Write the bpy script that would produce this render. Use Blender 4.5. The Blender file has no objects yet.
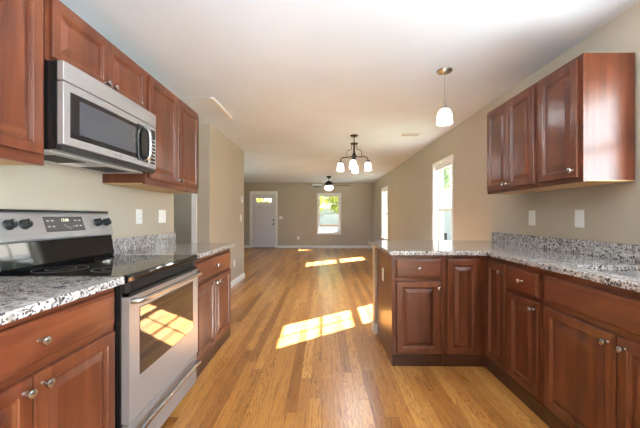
import bpy, bmesh, math, random
from mathutils import Vector, Matrix

C = bpy.context.scene.collection
SC = bpy.context.scene
PI = math.pi

# ------------------------------------------------------------------ camera, sky, sun, exposure
cam_d = bpy.data.cameras.new('camera')
cam_d.sensor_width = 36.0
cam_d.lens = 309 / 640 * 36.0
cam_d.shift_y = 2.5 / 640
cam_d.clip_start = 0.05
cam = bpy.data.objects.new('camera', cam_d)
cam.location = (0, 0, 1.18)
cam.rotation_euler = (PI / 2, 0, math.atan(3.5 / 309))
C.objects.link(cam)
SC.camera = cam

world = bpy.data.worlds.new('sky_world')
SC.world = world
world.use_nodes = True
wn = world.node_tree
wn.nodes.clear()
wo = wn.nodes.new('ShaderNodeOutputWorld')
wb = wn.nodes.new('ShaderNodeBackground')
ws = wn.nodes.new('ShaderNodeTexSky')
ws.sky_type = 'NISHITA'
ws.sun_disc = False
ws.sun_elevation = math.radians(35.4)
ws.sun_rotation = math.radians(55)
ws.dust_density = 2.5
wb.inputs['Strength'].default_value = 0.42
wn.links.new(ws.outputs[0], wb.inputs[0])
wn.links.new(wb.outputs[0], wo.inputs[0])

sun_d = bpy.data.lights.new('sun', 'SUN')
sun_d.energy = 54.0
sun_d.color = (1.0, 0.985, 0.97)
sun_d.angle = math.radians(0.53)
sun = bpy.data.objects.new('sun', sun_d)
sun.rotation_euler = Vector((-1, -0.755, -0.82)).to_track_quat('-Z', 'Y').to_euler()
sun.location = (10, 14, 12)
C.objects.link(sun)



def area_light(name, loc, rot, sx, sy, power, col=(0.80, 0.90, 1.0)):
    d = bpy.data.lights.new(name, 'AREA')
    d.shape = 'RECTANGLE'
    d.size, d.size_y = sx, sy
    d.energy = power
    d.color = col
    o = bpy.data.objects.new(name, d)
    o.location = loc
    o.rotation_euler = rot
    C.objects.link(o)
    return o


# area lights: sink window, and added fill at unseen patio and living room
area_light('patio_fill', (2.15, -1.0, 1.05), (0, PI / 2, 0), 1.9, 1.75, 135)
area_light('sink_window_daylight', (2.06, 1.295, 1.65), (0, PI / 2, 0), .78, .85, 18)
area_light('living_room_fill', (-3.85, 7.7, 1.33), (0, -PI / 2, 0), 1.4, 1.5, 16)

SC.view_settings.view_transform = 'Standard'
SC.view_settings.look = 'None'
SC.view_settings.gamma = 1.0
SC.view_settings.use_curve_mapping = False
SC.view_settings.exposure = 1.2


def lamp_light(name, loc, power, radius, parent=None, col=(0.76, 0.88, 1.0)):
    d = bpy.data.lights.new(name, 'POINT')
    d.energy = power
    d.shadow_soft_size = radius
    d.color = col
    o = bpy.data.objects.new(name, d)
    o.location = loc
    C.objects.link(o)
    if parent is not None:
        o.parent = parent
    return o


# ------------------------------------------------------------------ materials
def srgb(r, g, b):
    def f(c):
        c /= 255
        return c / 12.92 if c <= 0.04045 else ((c + 0.055) / 1.055) ** 2.4
    return (f(r), f(g), f(b), 1)


class NT:
    def __init__(self, name):
        self.m = bpy.data.materials.new(name)
        self.m.use_nodes = True
        self.t = self.m.node_tree
        self.t.nodes.clear()
        self.out = self.n('ShaderNodeOutputMaterial')

    def n(self, typ, **kw):
        nd = self.t.nodes.new(typ)
        for k, v in kw.items():
            if hasattr(nd, k) and k not in nd.inputs:
                setattr(nd, k, v)
            else:
                nd.inputs[k].default_value = v
        return nd

    def l(self, a, b):
        self.t.links.new(a, b)

    def bsdf(self, **kw):
        b = self.n('ShaderNodeBsdfPrincipled')
        for k, v in kw.items():
            b.inputs[k.replace('_', ' ')].default_value = v
        self.l(b.outputs[0], self.out.inputs[0])
        self.b = b
        return b

    def coords(self, scale=(1, 1, 1), rot=(0, 0, 0)):
        tc = self.n('ShaderNodeTexCoord')
        mp = self.n('ShaderNodeMapping')
        mp.inputs['Scale'].default_value = scale
        mp.inputs['Rotation'].default_value = rot
        self.l(tc.outputs['Object'], mp.inputs[0])
        return mp.outputs[0]

    def noise(self, vec, scale=5, detail=4, rough=0.5, dist=0.0):
        x = self.n('ShaderNodeTexNoise')
        x.inputs['Scale'].default_value = scale
        x.inputs['Detail'].default_value = detail
        x.inputs['Roughness'].default_value = rough
        x.inputs['Distortion'].default_value = dist
        if vec is not None:
            self.l(vec, x.inputs['Vector'])
        return x

    def ramp(self, fac, stops, interp='LINEAR'):
        r = self.n('ShaderNodeValToRGB')
        r.color_ramp.interpolation = interp
        e = r.color_ramp.elements
        while len(e) < len(stops):
            e.new(0.5)
        for q, (p, c) in zip(e, stops):
            q.position = p
            q.color = c if len(c) == 4 else (*c, 1)
        self.l(fac, r.inputs[0])
        return r.outputs[0]

    def mix(self, fac, a, b, blend='MIX'):
        x = self.n('ShaderNodeMix', data_type='RGBA', blend_type=blend)
        for sock, v in ((x.inputs[0], fac), (x.inputs[6], a), (x.inputs[7], b)):
            if isinstance(v, bpy.types.NodeSocket):
                self.l(v, sock)
            else:
                sock.default_value = v
        return x.outputs[2]

    def bump(self, h, strength=0.1, dist=0.01):
        x = self.n('ShaderNodeBump')
        x.inputs['Strength'].default_value = strength
        x.inputs['Distance'].default_value = dist
        self.l(h, x.inputs['Height'])
        self.l(x.outputs[0], self.b.inputs['Normal'])


def plain(name, col, rough=0.5, metal=0.0, var=0.06, scale=6, **kw):
    """a plain colour with slight procedural mottling"""
    t = NT(name)
    t.bsdf(Roughness=rough, Metallic=metal, **kw)
    nz = t.noise(t.coords(), scale, 3)
    a = tuple(c * (1 - var) for c in col[:3]) + (1,)
    b = tuple(min(1, c * (1 + var)) for c in col[:3]) + (1,)
    t.l(t.ramp(nz.outputs[0], [(0.3, a), (0.7, b)]), t.b.inputs['Base Color'])
    return t.m


def paint(name, col, rough=0.6, bump=0.04):
    t = NT(name)
    t.bsdf(Roughness=rough)
    v = t.coords()
    nz = t.noise(v, 1.3, 3)
    a = tuple(c * 0.97 for c in col[:3]) + (1,)
    b = tuple(min(1, c * 1.03) for c in col[:3]) + (1,)
    t.l(t.ramp(nz.outputs[0], [(0.35, a), (0.65, b)]), t.b.inputs['Base Color'])
    n2 = t.noise(v, 160, 2)
    t.bump(n2.outputs[0], bump, 0.004)
    return t.m


def wood(name, dark, mid, light, vertical=True, rough=0.30, coat=0.12):
    t = NT(name)
    t.bsdf(Roughness=rough, Coat_Weight=coat, Coat_Roughness=0.22)
    sc = (9, 9, 0.9) if vertical else (0.9, 9, 9)
    v = t.coords(sc)
    n1 = t.noise(v, 2.2, 6, 0.6, 0.6)
    big = t.noise(t.coords((1, 1, 1)), 3.0, 3, 0.5, 0.3)
    c1 = t.ramp(n1.outputs[0], [(0.25, dark), (0.5, mid), (0.78, light)])
    c2 = t.ramp(big.outputs[0], [(0.3, (0.80, 0.78, 0.76, 1)), (0.7, (1.12, 1.1, 1.08, 1))])
    t.l(t.mix(1.0, c1, c2, 'MULTIPLY'), t.b.inputs['Base Color'])
    t.bump(n1.outputs[0], 0.03, 0.003)
    return t.m


M = {}
M['wall'] = paint('tan_wall_paint', (0.455, 0.400, 0.322, 1), 0.55)
M['ceil'] = paint('white_ceiling_paint', (0.68, 0.75, 0.87, 1), 0.8, 0.08)
M['trim'] = plain('white_trim_paint', (0.80, 0.79, 0.79, 1), 0.35, var=0.02)
M['door_white'] = plain('door_white_paint', (0.66, 0.64, 0.69, 1), 0.4, var=0.02)
CH_D, CH_M, CH_L = (0.056, 0.0128, 0.006, 1), (0.112, 0.0295, 0.012, 1), (0.185, 0.058, 0.024, 1)
M['cherry'] = wood('cherry_wood_upright_grain', CH_D, CH_M, CH_L, True)
M['cherry_h'] = wood('cherry_wood_level_grain', CH_D, CH_M, CH_L, False)
M['kick'] = wood('shade_darkened_kick_board', (0.03, 0.009, 0.005, 1), (0.05, 0.015, 0.007, 1), (0.075, 0.024, 0.011, 1), False)  # cherry stain darkened to hold the shade under the cabinets
M['maple'] = wood('maple_plywood', (0.45, 0.26, 0.10, 1), (0.56, 0.35, 0.15, 1), (0.66, 0.44, 0.22, 1), False, 0.5, 0.0)
M['plate'] = plain('white_plastic', (0.82, 0.81, 0.80, 1), 0.35, var=0.01)
M['black'] = plain('black_enamel', (0.008, 0.008, 0.009, 1), 0.22, var=0.1)
M['black_matte'] = plain('black_plastic', (0.012, 0.012, 0.013, 1), 0.45, var=0.1)
M['black_glass'] = plain('black_glass', (0.006, 0.006, 0.007, 1), 0.045, var=0.1)
M['smoke_glass'] = plain('smoked_oven_glass', (0.015, 0.014, 0.014, 1), 0.05, var=0.1, Coat_Weight=1.0, Coat_IOR=2.0)
M['micro_glass'] = plain('grey_mesh_glass', (0.045, 0.05, 0.065, 1), 0.16, var=0.05, Coat_Weight=0.6)
M['nickel'] = plain('brushed_nickel', (0.50, 0.49, 0.495, 1), 0.26, 1.0, 0.04, 40)
M['bronze'] = plain('oil_rubbed_bronze', (0.030, 0.024, 0.022, 1), 0.38, 0.7, 0.1, 30)
M['panel_grey'] = plain('dark_grey_display', (0.060, 0.055, 0.055, 1), 0.25, var=0.03)
M['pad_print'] = plain('pale_print', (0.45, 0.45, 0.45, 1), 0.5, var=0.01)
M['grey_print'] = plain('grey_print', (0.25, 0.25, 0.27, 1), 0.5, var=0.01)
M['under_grey'] = plain('grey_painted_metal', (0.42, 0.43, 0.44, 1), 0.4, var=0.04)
M['fan_wood'] = wood('dark_walnut_blade', (0.02, 0.012, 0.008, 1), (0.035, 0.02, 0.013, 1), (0.06, 0.035, 0.02, 1), False, 0.3, 0.2)
M['threshold'] = plain('dark_bronze_threshold', (0.06, 0.035, 0.025, 1), 0.5)


def make_steel(name, horizontal):
    t = NT(name)
    t.bsdf(Metallic=0.65, Roughness=0.30)
    v = t.coords((1.2, 1.2, 260) if horizontal else (260, 260, 1.2))
    nz = t.noise(v, 2.0, 3, 0.6)
    t.l(t.ramp(nz.outputs[0], [(0.3, (0.37, 0.362, 0.372, 1)), (0.7, (0.47, 0.462, 0.472, 1))]), t.b.inputs['Base Color'])
    r = t.ramp(nz.outputs[0], [(0.2, (0.30,) * 3), (0.8, (0.42,) * 3)])
    t.l(r, t.b.inputs['Roughness'])
    return t.m


M['steel'] = make_steel('brushed_stainless_steel', True)


def make_glow(name, col, strength):
    t = NT(name)
    t.bsdf(Roughness=0.3)
    t.b.inputs['Base Color'].default_value = (0.85, 0.84, 0.82, 1)
    nz = t.noise(t.coords(), 9, 2)
    t.l(t.ramp(nz.outputs[0], [(0.3, tuple(c * .92 for c in col) + (1,)), (0.7, (*col, 1))]), t.b.inputs['Emission Color'])
    t.b.inputs['Emission Strength'].default_value = strength
    return t.m



def make_shade():
    t = NT('lit_white_glass_shade')
    nz = t.noise(t.coords(), 9, 2)
    col = t.ramp(nz.outputs[0], [(0.3, (.88, .87, .85, 1)), (0.7, (.92, .91, .89, 1))])
    d = t.n('ShaderNodeBsdfDiffuse')
    tl = t.n('ShaderNodeBsdfTranslucent')
    mx = t.n('ShaderNodeMixShader')
    mx.inputs[0].default_value = 0.75
    for q in (d, tl):
        t.l(col, q.inputs[0])
    t.l(d.outputs[0], mx.inputs[1])
    t.l(tl.outputs[0], mx.inputs[2])
    em = t.n('ShaderNodeEmission')
    em.inputs[0].default_value = (1, .98, .95, 1)
    em.inputs[1].default_value = 0.8
    ad = t.n('ShaderNodeAddShader')
    t.l(mx.outputs[0], ad.inputs[0])
    t.l(em.outputs[0], ad.inputs[1])
    t.l(ad.outputs[0], t.out.inputs[0])
    return t.m


M['shade'] = make_shade()
M['digits'] = make_glow('green_clock_digits', (0.55, 0.62, 0.18), 0.7)


def make_glass():
    t = NT('window_glass')
    tr = t.n('ShaderNodeBsdfTransparent')
    tr.inputs[0].default_value = (0.96, 0.975, 0.97, 1)
    gl = t.n('ShaderNodeBsdfGlossy')
    gl.inputs['Roughness'].default_value = 0.02
    lw = t.n('ShaderNodeLayerWeight')
    lw.inputs[0].default_value = 0.5
    pw_ = t.n('ShaderNodeMath', operation='POWER')
    t.l(lw.outputs['Facing'], pw_.inputs[0])
    pw_.inputs[1].default_value = 5.0
    fr = t.n('ShaderNodeMath', operation='MULTIPLY_ADD')
    t.l(pw_.outputs[0], fr.inputs[0])
    fr.inputs[1].default_value = 0.7
    fr.inputs[2].default_value = 0.03
    mx = t.n('ShaderNodeMixShader')
    t.l(fr.outputs[0], mx.inputs[0])
    t.l(tr.outputs[0], mx.inputs[1])
    t.l(gl.outputs[0], mx.inputs[2])
    t.l(mx.outputs[0], t.out.inputs[0])
    return t.m


M['glass'] = make_glass()


def make_floor():
    t = NT('oak_strip_floor')
    t.bsdf(Roughness=0.28, Coat_Weight=0.22, Coat_Roughness=0.2)

    def mth(op, a, b=None, c=None):
        n = t.n('ShaderNodeMath', operation=op)
        for i, q in enumerate((a, b, c)):
            if q is None:
                continue
            if isinstance(q, bpy.types.NodeSocket):
                t.l(q, n.inputs[i])
            else:
                n.inputs[i].default_value = q
        return n.outputs[0]

    def white(a, b=0.0):
        n = t.n('ShaderNodeTexWhiteNoise', noise_dimensions='2D')
        cbn = t.n('ShaderNodeCombineXYZ')
        for i, q in enumerate((a, b)):
            if isinstance(q, bpy.types.NodeSocket):
                t.l(q, cbn.inputs[i])
            else:
                cbn.inputs[i].default_value = q
        t.l(cbn.outputs[0], n.inputs['Vector'])
        return n.outputs['Value']
    BW, BL = 0.076, 1.35
    tc = t.n('ShaderNodeTexCoord')
    sp = t.n('ShaderNodeSeparateXYZ')
    t.l(tc.outputs['Object'], sp.inputs[0])
    X = mth('DIVIDE', mth('ADD', sp.outputs['X'], 20.0), BW)
    row = mth('FLOOR', X)
    fx = mth('FRACT', X)
    Y = mth('ADD', mth('DIVIDE', mth('ADD', sp.outputs['Y'], 20.0), BL), mth('MULTIPLY', white(row), 7.3))
    col = mth('FLOOR', Y)
    fy = mth('FRACT', Y)
    rnd = white(row, col)
    rnd2 = white(col, row)
    # gaps between the boards
    ex = mth('MINIMUM', fx, mth('SUBTRACT', 1.0, fx))
    ey = mth('MINIMUM', fy, mth('SUBTRACT', 1.0, fy))
    gap = mth('MAXIMUM', mth('LESS_THAN', ex, 0.0095), mth('LESS_THAN', ey, 0.0008))
    # grain, shifted on every board
    cb = t.n('ShaderNodeCombineXYZ')
    t.l(sp.outputs['Y'], cb.inputs['X'])
    t.l(sp.outputs['X'], cb.inputs['Y'])
    t.l(mth('MULTIPLY', rnd, 61.0), cb.inputs['Z'])

    def mapped(sc):
        mp = t.n('ShaderNodeMapping')
        mp.inputs['Scale'].default_value = sc
        t.l(cb.outputs[0], mp.inputs[0])
        return mp.outputs[0]
    g1 = t.noise(mapped((1.6, 26, 1)), 2.4, 7, 0.66, 1.0)
    g2 = t.noise(mapped((0.9, 9, 1)), 1.8, 3, 0.5, 0.9)
    wave = mth('FRACT', mth('MULTIPLY', g2.outputs[0], 13.0))
    base = t.ramp(rnd, [(0.0, (0.26, 0.095, 0.020, 1)), (0.12, (0.40, 0.165, 0.038, 1)), (0.55, (0.52, 0.235, 0.058, 1)), (1.0, (0.63, 0.32, 0.095, 1))])
    grain = t.ramp(g1.outputs[0], [(0.35, (0.50, 0.40, 0.32, 1)), (0.46, (0.96, 0.94, 0.92, 1)), (0.72, (1.08, 1.06, 1.04, 1))])
    ring = t.ramp(wave, [(0.0, (0.36, 0.24, 0.16, 1)), (0.18, (0.76, 0.66, 0.57, 1)), (0.42, (1.0, 1.0, 1.0, 1)), (0.97, (1.03, 1.03, 1.03, 1)), (1.0, (0.62, 0.52, 0.44, 1))])
    c = t.mix(0.85, base, grain, 'MULTIPLY')
    amt = mth('MULTIPLY_ADD', rnd2, 0.75, 0.25)
    c = t.mix(amt, c, ring, 'MULTIPLY')
    c = t.mix(gap, c, (0.13, 0.06, 0.022, 1))
    t.l(c, t.b.inputs['Base Color'])
    t.l(t.ramp(g1.outputs[0], [(0.3, (0.36,) * 3), (0.7, (0.26,) * 3)]), t.b.inputs['Roughness'])
    t.bump(mth('SUBTRACT', 1.0, gap), 0.10, 0.002)
    return t.m


M['floor'] = make_floor()


def make_granite():
    t = NT('speckled_granite')
    t.bsdf(Roughness=0.10, Coat_Weight=0.3, Coat_Roughness=0.05)
    v = t.coords()
    n1 = t.noise(v, 30, 4, 0.6, 0.5)
    base = t.ramp(n1.outputs[0], [(0.32, (0.26, 0.25, 0.255, 1)), (0.48, (0.47, 0.455, 0.46, 1)), (0.64, (0.57, 0.555, 0.56, 1))])
    n2 = t.noise(v, 66, 4, 0.62, 0.4)
    dark = t.ramp(n2.outputs[0], [(0.555, (0, 0, 0, 1)), (0.605, (1, 1, 1, 1))])
    vo = t.n('ShaderNodeTexVoronoi')
    vo.inputs['Scale'].default_value = 150
    t.l(v, vo.inputs['Vector'])
    sp = t.n('ShaderNodeSeparateColor')
    t.l(vo.outputs['Color'], sp.inputs[0])
    spk = t.ramp(sp.outputs[0], [(0.80, (0, 0, 0, 1)), (0.83, (1, 1, 1, 1))])
    tan = t.ramp(sp.outputs[1], [(0.91, (0, 0, 0, 1)), (0.93, (1, 1, 1, 1))])
    c = t.mix(tan, base, (0.38, 0.27, 0.19, 1))
    c = t.mix(spk, c, (0.10, 0.09, 0.09, 1))
    c = t.mix(dark, c, (0.04, 0.038, 0.04, 1))
    t.l(c, t.b.inputs['Base Color'])
    return t.m


M['granite'] = make_granite()


def make_siding():
    t = NT('lavender_grey_lap_siding')
    t.bsdf(Roughness=0.6)
    v = t.coords((0, 0, 1))
    wv = t.n('ShaderNodeTexWave', wave_type='BANDS', bands_direction='Z', wave_profile='SAW')
    wv.inputs['Scale'].default_value = 1.9
    t.l(v, wv.inputs['Vector'])
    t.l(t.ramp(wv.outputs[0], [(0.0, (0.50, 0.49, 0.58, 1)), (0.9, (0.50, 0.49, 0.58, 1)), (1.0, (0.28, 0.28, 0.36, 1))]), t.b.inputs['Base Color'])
    t.bump(wv.outputs[0], 0.4, 0.02)
    return t.m


M['siding'] = make_siding()
M['white_siding'] = plain('white_house_paint', (0.40, 0.38, 0.42, 1), 0.6, var=0.03)
M['roof'] = plain('grey_shingles', (0.20, 0.20, 0.21, 1), 0.8, var=0.25, scale=20)
M['lawn'] = plain('lawn_grass', (0.16, 0.20, 0.06, 1), 0.9, var=0.3, scale=3)
M['bark'] = plain('tree_bark', (0.12, 0.085, 0.06, 1), 0.9, var=0.3, scale=14)
M['rail_brown'] = plain('brown_stained_rail', (0.11, 0.055, 0.03, 1), 0.6)
M['concrete'] = plain('porch_concrete', (0.22, 0.21, 0.20, 1), 0.8)


def make_leaf(name, a, b):
    t = NT(name)
    nz = t.noise(t.coords(), 1.7, 2)
    col = t.ramp(nz.outputs[0], [(0.35, a), (0.65, b)])
    d = t.n('ShaderNodeBsdfDiffuse')
    tl = t.n('ShaderNodeBsdfTranslucent')
    mx = t.n('ShaderNodeMixShader')
    mx.inputs[0].default_value = 0.5
    t.l(col, d.inputs[0])
    t.l(col, tl.inputs[0])
    t.l(d.outputs[0], mx.inputs[1])
    t.l(tl.outputs[0], mx.inputs[2])
    t.l(mx.outputs[0], t.out.inputs[0])
    return t.m


M['leaf_y'] = make_leaf('yellow_green_leaves', (0.16, 0.20, 0.03, 1), (0.42, 0.40, 0.08, 1))
M['leaf_g'] = make_leaf('green_leaves', (0.08, 0.16, 0.05, 1), (0.22, 0.34, 0.14, 1))


# ------------------------------------------------------------------ mesh helpers
class MB:
    def __init__(self):
        self.v, self.f, self.s = [], [], []

    def add(self, vs, fs, smooth=False):
        o = len(self.v)
        self.v += [tuple(p) for p in vs]
        for f in fs:
            self.f.append(tuple(i + o for i in f))
            self.s.append(smooth)
        return self

    def box(self, x0, x1, y0, y1, z0, z1):
        return self.add([(x0, y0, z0), (x1, y0, z0), (x1, y1, z0), (x0, y1, z0), (x0, y0, z1), (x1, y0, z1), (x1, y1, z1), (x0, y1, z1)],
                        [(0, 3, 2, 1), (4, 5, 6, 7), (0, 1, 5, 4), (1, 2, 6, 5), (2, 3, 7, 6), (3, 0, 4, 7)])

    def prism(self, poly, z0, z1):
        n = len(poly)
        vs = [(x, y, z0) for x, y in poly] + [(x, y, z1) for x, y in poly]
        fs = [tuple(range(n - 1, -1, -1)), tuple(range(n, 2 * n))]
        fs += [(i, (i + 1) % n, n + (i + 1) % n, n + i) for i in range(n)]
        return self.add(vs, fs)

    def profile_x(self, poly, x0, x1):
        """(y, z) outline run along x"""
        n = len(poly)
        vs = [(x0, y, z) for y, z in poly] + [(x1, y, z) for y, z in poly]
        fs = [tuple(range(n)), tuple(range(2 * n - 1, n - 1, -1))]
        fs += [(i, n + i, n + (i + 1) % n, (i + 1) % n) for i in range(n)]
        return self.add(vs, fs)

    def lathe(self, prof, center=(0, 0, 0), axis=(0, 0, 1), seg=24):
        """prof: (radius, distance along axis)"""
        q = Vector((0, 0, 1)).rotation_difference(Vector(axis).normalized())
        c = Vector(center)
        vs, fs = [], []
        for r, h in prof:
            for k in range(seg):
                a = 2 * PI * k / seg
                vs.append(c + q @ Vector((max(r, 1e-5) * math.cos(a), max(r, 1e-5) * math.sin(a), h)))
        for i in range(len(prof) - 1):
            for k in range(seg):
                k2 = (k + 1) % seg
                fs.append((i * seg + k, i * seg + k2, (i + 1) * seg + k2, (i + 1) * seg + k))
        if prof[0][0] > 1e-4:
            fs.append(tuple(range(seg - 1, -1, -1)))
        if prof[-1][0] > 1e-4:
            fs.append(tuple((len(prof) - 1) * seg + k for k in range(seg)))
        return self.add(vs, fs, True)

    def tube(self, path, r, seg=10):
        P = [Vector(p) for p in path]
        rs = r if isinstance(r, (list, tuple)) else [r] * len(P)
        vs, fs = [], []
        up = None
        for i, p in enumerate(P):
            d = (P[min(i + 1, len(P) - 1)] - P[max(i - 1, 0)]).normalized()
            if up is None:
                up = d.orthogonal().normalized()
            up = (up - d * up.dot(d)).normalized()
            w = d.cross(up)
            for k in range(seg):
                a = 2 * PI * k / seg
                vs.append(p + (up * math.cos(a) + w * math.sin(a)) * rs[i])
        for i in range(len(P) - 1):
            for k in range(seg):
                k2 = (k + 1) % seg
                fs.append((i * seg + k, i * seg + k2, (i + 1) * seg + k2, (i + 1) * seg + k))
        fs.append(tuple(range(seg - 1, -1, -1)))
        fs.append(tuple((len(P) - 1) * seg + k for k in range(seg)))
        return self.add(vs, fs, True)

    def rings(self, x0, x1, z0, z1, rl):
        """nested rectangles facing -y: rl = (inset, y) from the back edge to the middle"""
        vs, fs = [], []
        for ins, y in rl:
            vs += [(x0 + ins, y, z0 + ins), (x1 - ins, y, z0 + ins), (x1 - ins, y, z1 - ins), (x0 + ins, y, z1 - ins)]
        fs.append((3, 2, 1, 0))
        for i in range(len(rl) - 1):
            for k in range(4):
                k2 = (k + 1) % 4
                fs.append((i * 4 + k, i * 4 + k2, (i + 1) * 4 + k2, (i + 1) * 4 + k))
        n = (len(rl) - 1) * 4
        fs.append((n, n + 1, n + 2, n + 3))
        return self.add(vs, fs)

    def build(self, name, mat, parent=None, bevel=0.0, seg=2, loc=None):
        me = bpy.data.meshes.new(name)
        me.from_pydata([tuple(p) for p in self.v], [], self.f)
        for p, s in zip(me.polygons, self.s):
            p.use_smooth = s
        bm = bmesh.new()
        bm.from_mesh(me)
        bmesh.ops.recalc_face_normals(bm, faces=bm.faces)
        bm.to_mesh(me)
        bm.free()
        me.materials.append(mat)
        o = bpy.data.objects.new(name, me)
        C.objects.link(o)
        if parent is not None:
            o.parent = parent
        if loc is not None:
            o.location = loc
        if bevel:
            md = o.modifiers.new('bevel', 'BEVEL')
            md.width = bevel
            md.segments = seg
            md.limit_method = 'ANGLE'
            md.angle_limit = math.radians(40)
        if any(self.s):
            try:
                me.set_sharp_from_angle(angle=math.radians(38))
            except Exception:
                pass
        return o


def bez(p0, p1, p2, p3, n=10):
    p0, p1, p2, p3 = map(Vector, (p0, p1, p2, p3))
    r = []
    for i in range(n + 1):
        t = i / n
        r.append(p0 * (1 - t) ** 3 + p1 * 3 * t * (1 - t) ** 2 + p2 * 3 * t * t * (1 - t) + p3 * t ** 3)
    return r


def thing(name, label, cat, loc=(0, 0, 0), rotz=0.0, group=None):
    o = bpy.data.objects.new(name, None)
    o.empty_display_size = 0.1
    o.location = loc
    o.rotation_euler = (0, 0, rotz)
    C.objects.link(o)
    return tag(o, label, cat, group)


def tag(o, label, cat, group=None):
    o['label'] = label
    o['category'] = cat
    if group:
        o['group'] = group
    return o


def structure(o, label=None):
    o['kind'] = 'structure'
    if label:
        o['label'] = label
    return o


def dup(root, loc, rotz, label, group=None):
    r = root.copy()
    C.objects.link(r)
    r.location = loc
    r.rotation_euler = (0, 0, rotz)
    r['label'] = label
    if group:
        r['group'] = group
    for ch in list(root.children):
        c = ch.copy()
        C.objects.link(c)
        c.parent = r
        for g in list(ch.children):
            d = g.copy()
            C.objects.link(d)
            d.parent = c
    return r


def lettering(name, text, size, mat, parent, M4):
    """flat raised lettering as a mesh; M4 places it (text lies in its x-y plane)"""
    cu = bpy.data.curves.new(name, 'FONT')
    cu.body = text
    cu.size = size
    cu.extrude = 0.0004
    cu.align_x = 'CENTER'
    cu.align_y = 'CENTER'
    tmp = bpy.data.objects.new(name, cu)
    C.objects.link(tmp)
    dg = bpy.context.evaluated_depsgraph_get()
    me = bpy.data.meshes.new_from_object(tmp.evaluated_get(dg))
    C.objects.unlink(tmp)
    bpy.data.objects.remove(tmp)
    me.transform(M4)
    me.materials.clear()
    me.materials.append(mat)
    o = bpy.data.objects.new(name, me)
    C.objects.link(o)
    o.parent = parent
    return o


FACE = Matrix(((1, 0, 0, 0), (0, 0, -1, 0), (0, 1, 0, 0), (0, 0, 0, 1)))   # text plane -> facing local -y

# ------------------------------------------------------------------ the room shell
XR, XL, H = 1.85, -1.54, 2.44
YF, YB = 11.54, -2.25
XLL = -3.6


def wall_slab(name, axis, t0, t1, a0, a1, z0, z1, holes, mat=None):
    """a wall t0..t1 thick along its normal, a0..a1 long, with rectangular holes (a, a, z, z)"""
    As = sorted({a0, a1, *[h[0] for h in holes], *[h[1] for h in holes]})
    Zs = sorted({z0, z1, *[h[2] for h in holes], *[h[3] for h in holes]})
    m = MB()

    def solid(i, k):
        if not (0 <= i < len(As) - 1 and 0 <= k < len(Zs) - 1):
            return False
        ca, cz = (As[i] + As[i + 1]) / 2, (Zs[k] + Zs[k + 1]) / 2
        return not any(h[0] < ca < h[1] and h[2] < cz < h[3] for h in holes)

    def P(a, t, z):
        return (t, a, z) if axis == 'y' else (a, t, z)
    for i in range(len(As) - 1):
        for k in range(len(Zs) - 1):
            if not solid(i, k):
                continue
            a, b, c, d = As[i], As[i + 1], Zs[k], Zs[k + 1]
            for t in (t0, t1):
                m.add([P(a, t, c), P(b, t, c), P(b, t, d), P(a, t, d)], [(0, 1, 2, 3)])
            if not solid(i - 1, k):
                m.add([P(a, t0, c), P(a, t1, c), P(a, t1, d), P(a, t0, d)], [(0, 1, 2, 3)])
            if not solid(i + 1, k):
                m.add([P(b, t0, c), P(b, t1, c), P(b, t1, d), P(b, t0, d)], [(0, 1, 2, 3)])
            if not solid(i, k - 1):
                m.add([P(a, t0, c), P(b, t0, c), P(b, t1, c), P(a, t1, c)], [(0, 1, 2, 3)])
            if not solid(i, k + 1):
                m.add([P(a, t0, d), P(b, t0, d), P(b, t1, d), P(a, t1, d)], [(0, 1, 2, 3)])
    bm_o = m
    me_o = bm_o.build(name, mat or M['wall'])
    bm = bmesh.new()
    bm.from_mesh(me_o.data)
    bmesh.ops.remove_doubles(bm, verts=bm.verts, dist=1e-5)
    bmesh.ops.recalc_face_normals(bm, faces=bm.faces)
    bm.to_mesh(me_o.data)
    bm.free()
    return structure(me_o)


structure(MB().box(XLL - .15, XR + .15, YB - .15, YF + .15, -0.12, 0).build('floor', M['floor']), 'glossy oak strip floor')
structure(MB().box(XLL - .15, XR + .15, YB - .15, YF + .15, H, H + .12).build('ceiling', M['ceil']), 'smooth white ceiling')

W_SINK = (0.85, 1.72, 1.24, 2.06)
W_ONE = (4.45, 5.20, 0.55, 2.02)
W_TWO = (8.96, 9.74, 0.55, 2.02)
W_FAR = (-0.195, 0.615, 0.575, 2.01)
D_FRONT = (-2.70, -1.78, 0.0, 2.065)
wall_slab('wall_right', 'y', XR, XR + .15, YB - .15, YF + .15, 0, H, [W_SINK, W_ONE, W_TWO, (-1.95, -0.05, 0, 2.05)])
wall_slab('wall_far', 'x', YF, YF + .15, XLL - .15, XR, 0, H, [W_FAR, D_FRONT])
wall_slab('wall_left', 'y', XL - .12, XL, YB - .15, 3.16, 0, H, [])
wall_slab('wall_back', 'x', YB - .15, YB, XL, XR, 0, H, [])
wall_slab('wall_partition', 'y', XL - .1, XL + .005, 4.15, 5.95, 0, H, [])
wall_slab('wall_hallway', 'x', 4.15, 4.25, XLL, XL - .1, 0, H, [(-2.60, -1.762, 0, 2.04)])
wall_slab('wall_hallway_near', 'x', 3.06, 3.16, XLL, XL - .12, 0, H, [])
wall_slab('wall_closet', 'x', 5.85, 5.95, XLL, XL - .1, 0, H, [])
wall_slab('wall_living_left', 'y', XLL - .15, XLL, 3.06, YF, 0, H, [(6.9, 8.5, 0.6, 2.05)])
pw = MB().box(0.515, XR, 3.112, 3.24, 0, 0.876).build('wall_peninsula', M['wall'])
structure(pw, 'low wall behind the peninsula cabinets')


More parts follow.
